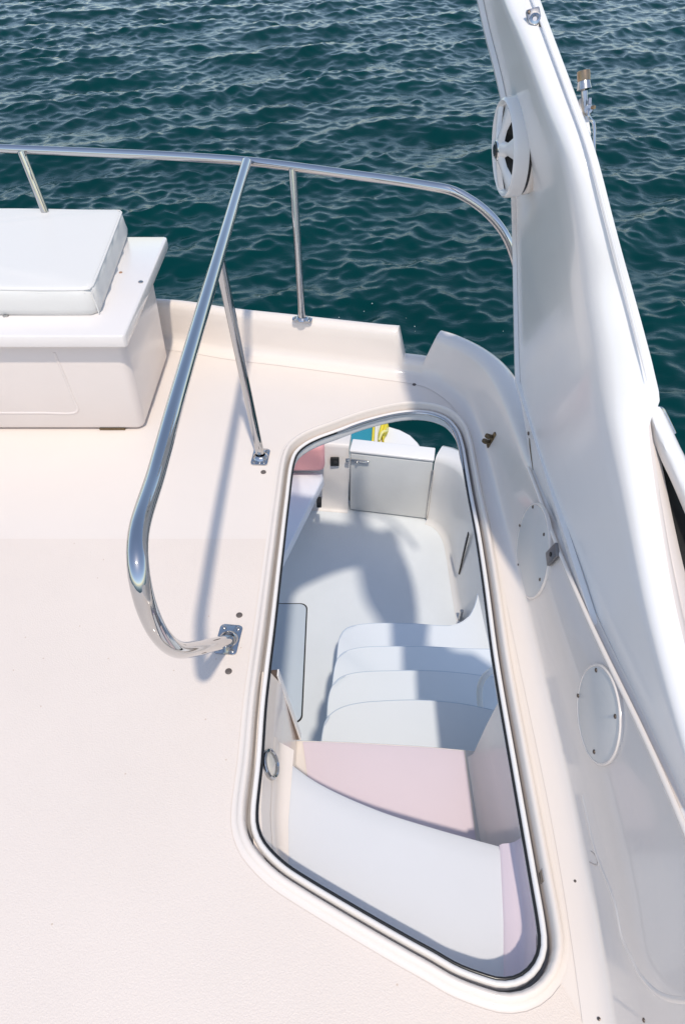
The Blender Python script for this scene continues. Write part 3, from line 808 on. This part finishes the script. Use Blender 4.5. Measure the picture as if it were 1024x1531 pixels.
# clip on the arch
RINGS = [arch_ring(i) for i in range(NA)]
def arch_pick(u, v):
    """first point and normal of the arch's surface under this direction"""
    dg = ray(u, v); best = None
    for i in range(1, NA-1):
        for j in range(3, 17):
            for f in (0, .25, .5, .75):
                p = RINGS[i][j].lerp(RINGS[i][j+1], f); q = p - CAM; s_ = q.dot(dg)/dg.dot(dg); e = (q - dg*s_).length/s_
                if best is None or e < best[0]: best = (e, p, i, j, s_)
    e, p, i, j, s_ = best
    n = (RINGS[i+1][j]-RINGS[i][j]).cross(RINGS[i][j+1]-RINGS[i][j]).normalized()
    if n.dot(CAM - p) < 0: n = -n
    return CAM + dg*s_, n, s_
c, nn, _ = arch_pick(798, 33)
cp = thing('arch_clip', 'small grey metal snap clip screwed high on the white arch', 'clip', tuple(c))
nn = (nn*.5 + (CAM - c).normalized()*.7).normalized(); c = c + nn*.003; mc = frame_at(c, nn, (-.15, .8, .5))
bm = bmesh.new(); box(bm, -.013, .013, -.022, .022, -.004, .005, .003, 2, mc); part('plate', bm, M['satin'], cp)
bm = bmesh.new(); lathe(bm, [(.011, .005), (.010, .010), (.006, .012), (.004, .008), (0, .008)], mc, 20); part('stud', bm, M['chrome'], cp)
for sx, sy in ((-.008, .016), (.008, -.016)): screw(cp, mc @ Vector((sx, sy, .005)), nn, .0035, 'darkscrew')
# ------------------------------------------------------------------ LOUDSPEAKER
sc = atarch(760.5, 222, .030)
spk = thing('loudspeaker', 'round white marine loudspeaker with spoked grille on the arch', 'loudspeaker', tuple(sc))
sn = Vector((-1, -.08, -.10)).normalized(); ms = frame_at(sc, sn)
RS = 67.5*(sc - CAM).length/ray(763, 222).length/1020
bm = bmesh.new(); lathe(bm, [(RS*.92, -.050), (RS*.97, -.042), (RS*.98, -.031), (RS*.95, -.026), (RS*.95, -.023)], ms, 56); part('mounting_ring', bm, M['cream'], spk)
bm = bmesh.new(); lathe(bm, [(RS*.955, -.026), (RS*.955, -.019)], ms, 56); part('gasket', bm, M['black'], spk)
bm = bmesh.new(); lathe(bm, [(RS*.955, -.020), (RS*1.0, -.018), (RS*1.0, .006), (RS*.985, .013), (RS*.95, .016), (RS*.88, .014), (RS*.84, .006), (RS*.84, -.012)], ms, 56); part('bezel', bm, M['white'], spk, 50)
bm = bmesh.new(); lathe(bm, [(RS*.845, -.010), (RS*.7, -.016), (RS*.3, -.030), (0, -.022)], ms, 48); part('cone', bm, M['matblack'], spk)
bm = bmesh.new()
for k in range(6):
    a = 2*math.pi*k/6 + .3
    rings = []
    for f in np.linspace(.16, .88, 8):
        w = interp([.16, .45, .88], [.030, .018, .042], f)*.68; zz = .026 - .020*(f-.16)
        ctr = Vector((math.cos(a)*RS*f, math.sin(a)*RS*f, zz)); s = Vector((-math.sin(a), math.cos(a), 0))
        rings.append([ms @ (ctr + s*w + Vector((0, 0, -.006))), ms @ (ctr + s*w*.7 + Vector((0, 0, .002))), ms @ (ctr + Vector((0, 0, .004))), ms @ (ctr - s*w*.7 + Vector((0, 0, .002))), ms @ (ctr - s*w + Vector((0, 0, -.006)))])
    loft(bm, rings, True, False, True)
part('grille', bm, M['white'], spk, 50)
bm = bmesh.new(); lathe(bm, [(RS*.24, .014), (RS*.235, .026), (RS*.18, .031), (0, .033)], ms, 32); part('centre_cap', bm, M['chrome'], spk)
bm = bmesh.new(); lathe(bm, [(RS*.16, .0305), (RS*.12, .0345), (0, .0355)], ms, 28); part('badge', bm, M['black'], spk)

# ------------------------------------------------------------------ ANTENNA MOUNT on the outer face
dO = arch_pick(866, 180)[2] + .04
ka = 9.5*dO/1020/.015
am = thing('antenna_mount', 'stainless ratchet antenna mount with bronze ferrule on the outside of the arch', 'antenna mount', tuple(atd(872, 200, dO)))
bm = bmesh.new()
a_, b_ = atd(872.6, 128, dO), atd(875.5, 205, dO+.03)
tube(bm, [a_, a_.lerp(b_, .5), b_], .0075*ka, seg=16); part('stem', bm, M['satin'], am)
t_ = (a_-b_).normalized(); mm = frame_at(a_, t_, (0, 1, 0)) @ Matrix.Scale(ka, 4)
bm = bmesh.new(); lathe(bm, [(.006, -.012), (.017, -.008), (.015, .002), (.0135, .010), (.012, .014)], mm, 24); part('collar', bm, M['satin'], am)
bm = bmesh.new(); lathe(bm, [(.0, .010), (.0145, .010), (.0150, .020), (.0145, .030), (.0125, .031), (.0125, .022), (0, .022)], mm, 24); part('ferrule', bm, M['bronze'], am)
mk = frame_at(atd(879, 164, dO), (-.3, -1, .4), (0, 0, 1)) @ Matrix.Scale(ka*.8, 4)
bm = bmesh.new(); lathe(bm, [(0, -.012), (.013, -.012), (.014, -.006), (.014, .006), (.012, .010), (0, .010)], mk, 24); part('knuckle', bm, M['satin'], am)
bm = bmesh.new(); bar(bm, atd(881, 148, dO), atd(880, 166, dO), .003*ka, .005*ka); part('ear', bm, M['chrome'], am)
bm = bmesh.new(); disc(bm, atd(884.5, 160.5, dO-.008), (.6, -1, .3), .0042*ka, .008*ka); part('bolt', bm, M['bronze'], am)
lv = [atd(879, 163, dO-.012), atd(879, 172, dO-.012), atd(882, 178, dO-.008), atd(886.5, 183, dO-.006), atd(887.8, 190, dO-.004), atd(887.8, 210, dO+.004), atd(887.6, 227, dO+.010)]
bm = bmesh.new(); tube(bm, spline(lv, 30), .0036*ka, seg=10); part('lever', bm, M['chrome'], am)
bm = bmesh.new(); bar(bm, atd(868, 150, dO+.02), atd(877, 205, dO+.02), .007*ka, .008*ka); part('base_plate', bm, M['white'], am)

# ------------------------------------------------------------------ BRACKETS on the side wall
def coam_pick(u, v):
    dg = ray(u, v); best = None
    for i in range(2, NST-2):
        rg = coam_ring(i)
        for j in range(1, 9):
            for f in (0, .2, .4, .6, .8):
                p = rg[j].lerp(rg[j+1], f); q = p - CAM; s_ = q.dot(dg)/dg.dot(dg); e = (q - dg*s_).length
                if best is None or e < best[0]: best = (e, p, i, j)
    e, p, i, j = best
    r0, r1 = coam_ring(i), coam_ring(i+1)
    n = (r1[j]-r0[j]).cross(r0[j+1]-r0[j]).normalized()
    if n.dot(CAM - p) < 0: n = -n
    return p, n
c, bnrm = coam_pick(736, 659)
bk = thing('hinge_bracket', 'tarnished brass two-eared bracket on the coaming beside the hatch', 'bracket', tuple(c))
c = c + bnrm*.002
mk = frame_at(c, bnrm)
bm = bmesh.new(); box(bm, -.009, .009, -.030, .030, -.004, .004, .003, 2, mk); part('plate', bm, M['brass'], bk)
for yy in (.011, -.011):
    bm = bmesh.new()
    lathe(bm, [(0, -.0035), (.011, -.0035), (.011, .0035), (0, .0035)], mk @ Matrix.Translation((0, yy, .018)) @ Matrix.Rotation(R(90), 4, 'X'), 18)
    box(bm, -.010, .010, yy-.0035, yy+.0035, .003, .018, .0, 1, mk)
    part('ear', bm, M['brass'], bk)
c = atwall(827, 829, .002)
kp = thing('catch_plate', 'small grey slanted catch plate fixed beside the smaller access cover', 'plate', tuple(c))
mk = frame_at(c, wn, (0, -.35, 1))
bm = bmesh.new(); box(bm, -.018, .018, -.034, .034, -.002, .007, .002, 2, mk); part('plate', bm, M['greyplate'], kp)
bm = bmesh.new(); disc(bm, mk @ Vector((0, 0, .007)), wn, .006, .002); part('hole', bm, M['matblack'], kp)

# moulded edge, scuffs and small fastenings low on the side wall
ed = [coam_pick(u, v) for u, v in [(865, 1189), (889, 1268), (913, 1346), (929, 1400), (941, 1436), (957, 1464), (980, 1485), (1005, 1494), (1040, 1490)]]
bm = bmesh.new(); tube(bm, spline([p - n*.0062 for p, n in ed], 60), .008, seg=18); part('moulded_edge', bm, M['cream'], wall)
for pts in ([(875, 1219), (879, 1232), (882, 1246)], [(884, 1270), (887, 1277), (890, 1288), (886, 1290)]):
    bm = bmesh.new(); q = [coam_pick(u, v) for u, v in pts]; tube(bm, spline([p + n*.0002 for p, n in q], 10), .0011, seg=6); part('scuff', bm, plain('scuff_mark', (.56, .49, .43), rough=.7), wall)
for u, v, r in ((895, 1521, .0032), (958, 1523, .0034)):
    p, n = coam_pick(u, v); screw(wall, p, n, r, 'darkscrew')
p, n = coam_pick(834, 1318)
bm = bmesh.new(); disc(bm, Vector((p.x, p.y, max(p.z, .002))), (0, 0, 1), .0028, .0012); part('drill_hole', bm, M['plug'], wall)

# ------------------------------------------------------------------ AIR INTAKE on the arch's outer shoulder
ik = thing('air_intake', 'white cowled air intake with a dark slot low on the outer side of the arch', 'air intake', tuple(atx(985, 680, .66)))
X1 = .635
DV = [(p-CAM).length/ray(u, v).length for p, u, v in zip(Fp, FX, V_)]
def ix(u, v, back=0.0): return atd(u, v, interp(V_, DV, v) + back)
ins = spline([ix(967, 614), ix(975, 680), ix(986, 760), ix(1001, 850), ix(1024, 960), ix(1062, 1100)], 30)
bot = spline([ix(972, 618, .03), ix(988, 690, .035), ix(1002, 760, .04), ix(1022, 850, .04), ix(1052, 960, .04), ix(1095, 1100, .04)], 30)
bm = bmesh.new()
loft(bm, [[a + Vector((-.02, 0, -.004)), a + Vector((-.004, 0, .003)), a + Vector((.003, 0, .001)), a.lerp(b, .3) + Vector((.002, 0, -.008)), a.lerp(b, .38) + Vector((.002, 0, -.004)), b] for a, b in zip(ins, bot)]); part('lining', bm, gelcoat('intake_lining', (.66, .59, .54), rough=.4, coat=.1, stain=.08), ik, 50)
far_ = spline([ix(976, 618, .035), ix(1002, 690, .05), ix(1030, 760, .06), ix(1062, 850, .06), ix(1100, 960, .06), ix(1140, 1100, .06)], 30)
bm = bmesh.new()
loft(bm, [[a + Vector((0, 0, -.004)), b + Vector((0, 0, -.004))] for a, b in zip(bot, far_)]); part('slot', bm, M['matblack'], ik)
bm = bmesh.new()
cl_ = spline([ix(968, 612), ix(979, 640, -.004), ix(991, 672, -.004), ix(1004, 700, -.002), ix(1030, 765), ix(1064, 850), ix(1110, 960)], 30)
cr_ = spline([ix(989, 611.5, .01), ix(1003, 640, .015), ix(1018, 672, .02), ix(1035, 705, .02), ix(1072, 775, .02), ix(1115, 860, .02), ix(1170, 970, .02)], 30)
rr = []
for k, (a, b) in enumerate(zip(cl_, cr_)):
    w_ = (b-a); h_ = .012 + .010*min(1, k/10)
    up_ = Vector((-.25, -.45, .86))
    wob = .004*math.sin(k*.9) if k < 12 else 0
    rr.append([a + w_*t_ + up_*(h_*math.sin(math.pi*max(0, min(1, t_)))**.6 + (wob if t_ == 0 else 0)) for t_ in (0, .06, .2, .4, .6, .8, .94, 1)] + [b + Vector((0, 0, -.04)), a + w_*.2 + Vector((0, 0, -.03))])
loft(bm, rr, True, False, True); part('cowl', bm, M['white'], ik, 50)
bm = bmesh.new()
tube(bm, spline([ix(967, 640, -.004), ix(965.5, 618, -.004), ix(970, 611, -.004), ix(980, 609.5, 0), ix(989, 611, .006), ix(996, 623, .012), ix(1008, 648, .018)], 24), .0030, seg=8); part('lip', bm, M['satin'], ik)
# outer superstructure side, out of the frame
bm = bmesh.new()
loft(bm, [[Vector((.60, y, .10)), Vector((.75, y, .05)), Vector((.82, y, -.1)), Vector((.9, y, -1.3))] for y in (-1.4, -.5, .3, .9, 1.2)])
tag(link('superstructure', bm, M['white']), 'white outer cabin side below the arch on the starboard side', 'superstructure')

# ------------------------------------------------------------------ NONSKID PANEL on the deck, its darker tone painting the shade there
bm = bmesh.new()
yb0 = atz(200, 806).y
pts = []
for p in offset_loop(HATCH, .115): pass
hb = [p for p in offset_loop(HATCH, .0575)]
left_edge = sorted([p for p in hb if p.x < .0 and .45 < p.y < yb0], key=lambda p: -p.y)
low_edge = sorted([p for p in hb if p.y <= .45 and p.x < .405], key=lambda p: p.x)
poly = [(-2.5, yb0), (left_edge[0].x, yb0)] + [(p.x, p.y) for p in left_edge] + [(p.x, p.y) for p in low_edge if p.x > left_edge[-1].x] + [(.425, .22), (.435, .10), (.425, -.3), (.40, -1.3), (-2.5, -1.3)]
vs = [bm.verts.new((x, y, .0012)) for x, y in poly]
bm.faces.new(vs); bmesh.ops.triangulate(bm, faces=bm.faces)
structure(link('shaded_nonskid_deck', bm, M['shaded_nonskid']))

# ------------------------------------------------------------------ SEA
SEA_Z = -2.62
def build_sea():
    def axis(lo, hi, d0, c, grow, far):
        a = [0.0]; 
        while a[-1] < hi - c: a.append(a[-1] + max(d0, d0*(1 + grow*max(0, a[-1]-3))))
        p = [c + t for t in a]
        b = [0.0]
        while b[-1] < c - lo: b.append(b[-1] + max(d0, d0*(1 + grow*max(0, b[-1]-3))))
        q = [c - t for t in b[1:]][::-1]
        r = q + p
        s = d0*8; e = []; v = r[-1]
        while v < far: s *= 1.35; v += s; e.append(v)
        s = d0*8; f = []; v = r[0]
        while v > -far: s *= 1.35; v -= s; f.append(v)
        return np.array(f[::-1] + r + e)
    xs = axis(-19, 19, .042, 0.0, .022, 4000); ys = axis(1.0, 42, .038, 4.0, .06, 4000)
    X, Y = np.meshgrid(xs, ys)
    dx = np.gradient(xs)[None, :]; dy = np.gradient(ys)[:, None]
    sp_ = np.maximum(dx, dy)*np.ones_like(X)
    rng = np.random.default_rng(11)
    Z = np.zeros_like(X); DX = np.zeros_like(X); DY = np.zeros_like(X)
    N = 190
    for k in range(N):
        lam = .13 * (3.4/.13) ** (k/(N-1.0)) * rng.uniform(.92, 1.08)
        kk = 2*math.pi/lam
        ang = R(-62) + rng.normal(0, .45 if lam > .7 else .95)      # travel direction
        cx, cy = math.cos(ang), math.sin(ang)
        amp = .0041 * lam ** .70 * rng.uniform(.3, 1.6) * (1.15 if lam < 2.2 else 1.0)
        ph = rng.uniform(0, 2*math.pi)
        att = np.clip((lam/(2.6*sp_) - .6), 0, 1)
        # wave groups
        g = .72 + .5*np.sin(X*rng.uniform(-.35, .35)/max(lam, .35) + Y*rng.uniform(-.35, .35)/max(lam, .35) + rng.uniform(0, 6))
        th = kk*(X*cx + Y*cy) + ph
        a = amp*att*g
        Z += a*np.cos(th); s = a*np.sin(th)*.55
        DX -= s*cx; DY -= s*cy
    X2 = X + DX; Y2 = Y + DY
    co = np.stack([X2, Y2, Z + SEA_Z], -1).reshape(-1, 3).astype(np.float32)
    ny, nx = X.shape
    idx = np.arange(nx*ny).reshape(ny, nx)
    q = np.stack([idx[:-1, :-1], idx[:-1, 1:], idx[1:, 1:], idx[1:, :-1]], -1).reshape(-1, 4).astype(np.int32)
    me = bpy.data.meshes.new('sea')
    me.vertices.add(len(co)); me.vertices.foreach_set('co', co.ravel())
    me.loops.add(q.size); me.loops.foreach_set('vertex_index', q.ravel())
    me.polygons.add(len(q)); me.polygons.foreach_set('loop_start', np.arange(0, q.size, 4, dtype=np.int32)); me.polygons.foreach_set('loop_total', np.full(len(q), 4, dtype=np.int32))
    me.update(calc_edges=True)
    me.polygons.foreach_set('use_smooth', np.ones(len(q), dtype=bool))
    o = bpy.data.objects.new('sea', me); COL.objects.link(o)
    m, t, b = nt('sea_water')
    b.inputs['Base Color'].default_value = (.0015, .048, .050, 1)
    b.inputs['Roughness'].default_value = .06
    b.inputs['IOR'].default_value = 1.333
    b.inputs['Specular IOR Level'].default_value = .34
    b.inputs['Specular Tint'].default_value = (.30, .74, 1.0, 1)
    tc = node(t, 'ShaderNodeTexCoord')
    mpn = node(t, 'ShaderNodeMapping'); mpn.inputs['Rotation'].default_value = (0, 0, R(28)); mpn.inputs['Scale'].default_value = (1, 2.0, 1)
    t.links.new(tc.outputs['Object'], mpn.inputs['Vector'])
    n1 = node(t, 'ShaderNodeTexNoise', Scale=9.0, Detail=6.0, Roughness=.62, Distortion=.6)
    t.links.new(mpn.outputs['Vector'], n1.inputs['Vector'])
    bp = node(t, 'ShaderNodeBump', Strength=.24, Distance=.02)
    t.links.new(n1.outputs['Fac'], bp.inputs['Height']); t.links.new(bp.outputs['Normal'], b.inputs['Normal'])
    # drifting colour of the water body
    n2 = node(t, 'ShaderNodeTexNoise', Scale=.35, Detail=3.0)
    t.links.new(tc.outputs['Object'], n2.inputs['Vector'])
    mx = node(t, 'ShaderNodeMix', data_type='RGBA')
    mx.inputs[6].default_value = (.0001, .022, .0215, 1); mx.inputs[7].default_value = (.0001, .035, .034, 1)
    t.links.new(n2.outputs['Fac'], mx.inputs[0]); t.links.new(mx.outputs[2], b.inputs['Base Color'])
    me.materials.append(m)
    structure(o)
build_sea()
# bubbles near the hull
bm = bmesh.new()
for _ in range(45):
    x, y = random.gauss(.15, .9), random.gauss(6.6, .8)
    bmesh.ops.create_icosphere(bm, subdivisions=1, radius=random.uniform(.004, .009), matrix=Matrix.Translation((x, y, SEA_Z+.02)))
o = link('foam', bm, plain('foam_bubbles', (.40, .47, .46), rough=.5)); o['kind'] = 'stuff'; o['label'] = 'scattered white bubbles floating on the sea behind the boat'

# ------------------------------------------------------------------ LIGHT, SKY, CAMERA
sun_dir = Vector((.08, -.48, 1.0)).normalized()      # towards the sun
sd = bpy.data.lights.new('sun', 'SUN'); sd.energy = 2.1; sd.angle = R(2.0); sd.color = (1.0, .905, .785)
so = bpy.data.objects.new('sun', sd); COL.objects.link(so); so.rotation_euler = sun_dir.to_track_quat('Z', 'Y').to_euler()
so.location = (0, 0, 8)
w = bpy.data.worlds.new('World'); SC.world = w; w.use_nodes = True
t = w.node_tree; bg = t.nodes['Background']
sky = t.nodes.new('ShaderNodeTexSky'); sky.sky_type = 'NISHITA'; sky.sun_disc = False
el = math.asin(sun_dir.z); sky.sun_elevation = el; sky.sun_rotation = math.atan2(sun_dir.x, sun_dir.y)
sky.air_density = 1.0; sky.dust_density = .5; sky.ozone_density = 1.0
hs = t.nodes.new('ShaderNodeHueSaturation'); hs.inputs['Saturation'].default_value = .86
t.links.new(sky.outputs['Color'], hs.inputs['Color']); t.links.new(hs.outputs['Color'], bg.inputs['Color']); bg.inputs['Strength'].default_value = .15

cam = bpy.data.cameras.new('camera'); co = bpy.data.objects.new('camera', cam); COL.objects.link(co)
cam.sensor_fit = 'VERTICAL'; cam.sensor_height = 36; cam.sensor_width = 24; cam.lens = 36*F/1531
cam.clip_start = .02; cam.clip_end = 9000
co.location = CAM; co.rotation_euler = (R(45), 0, 0)
SC.camera = co
SC.view_settings.view_transform = 'Standard'; SC.view_settings.look = 'None'; SC.view_settings.gamma = 1; SC.view_settings.exposure = .43
SC.cycles.use_denoising = True
SC.cycles.max_bounces = 10; SC.cycles.diffuse_bounces = 5; SC.cycles.glossy_bounces = 5
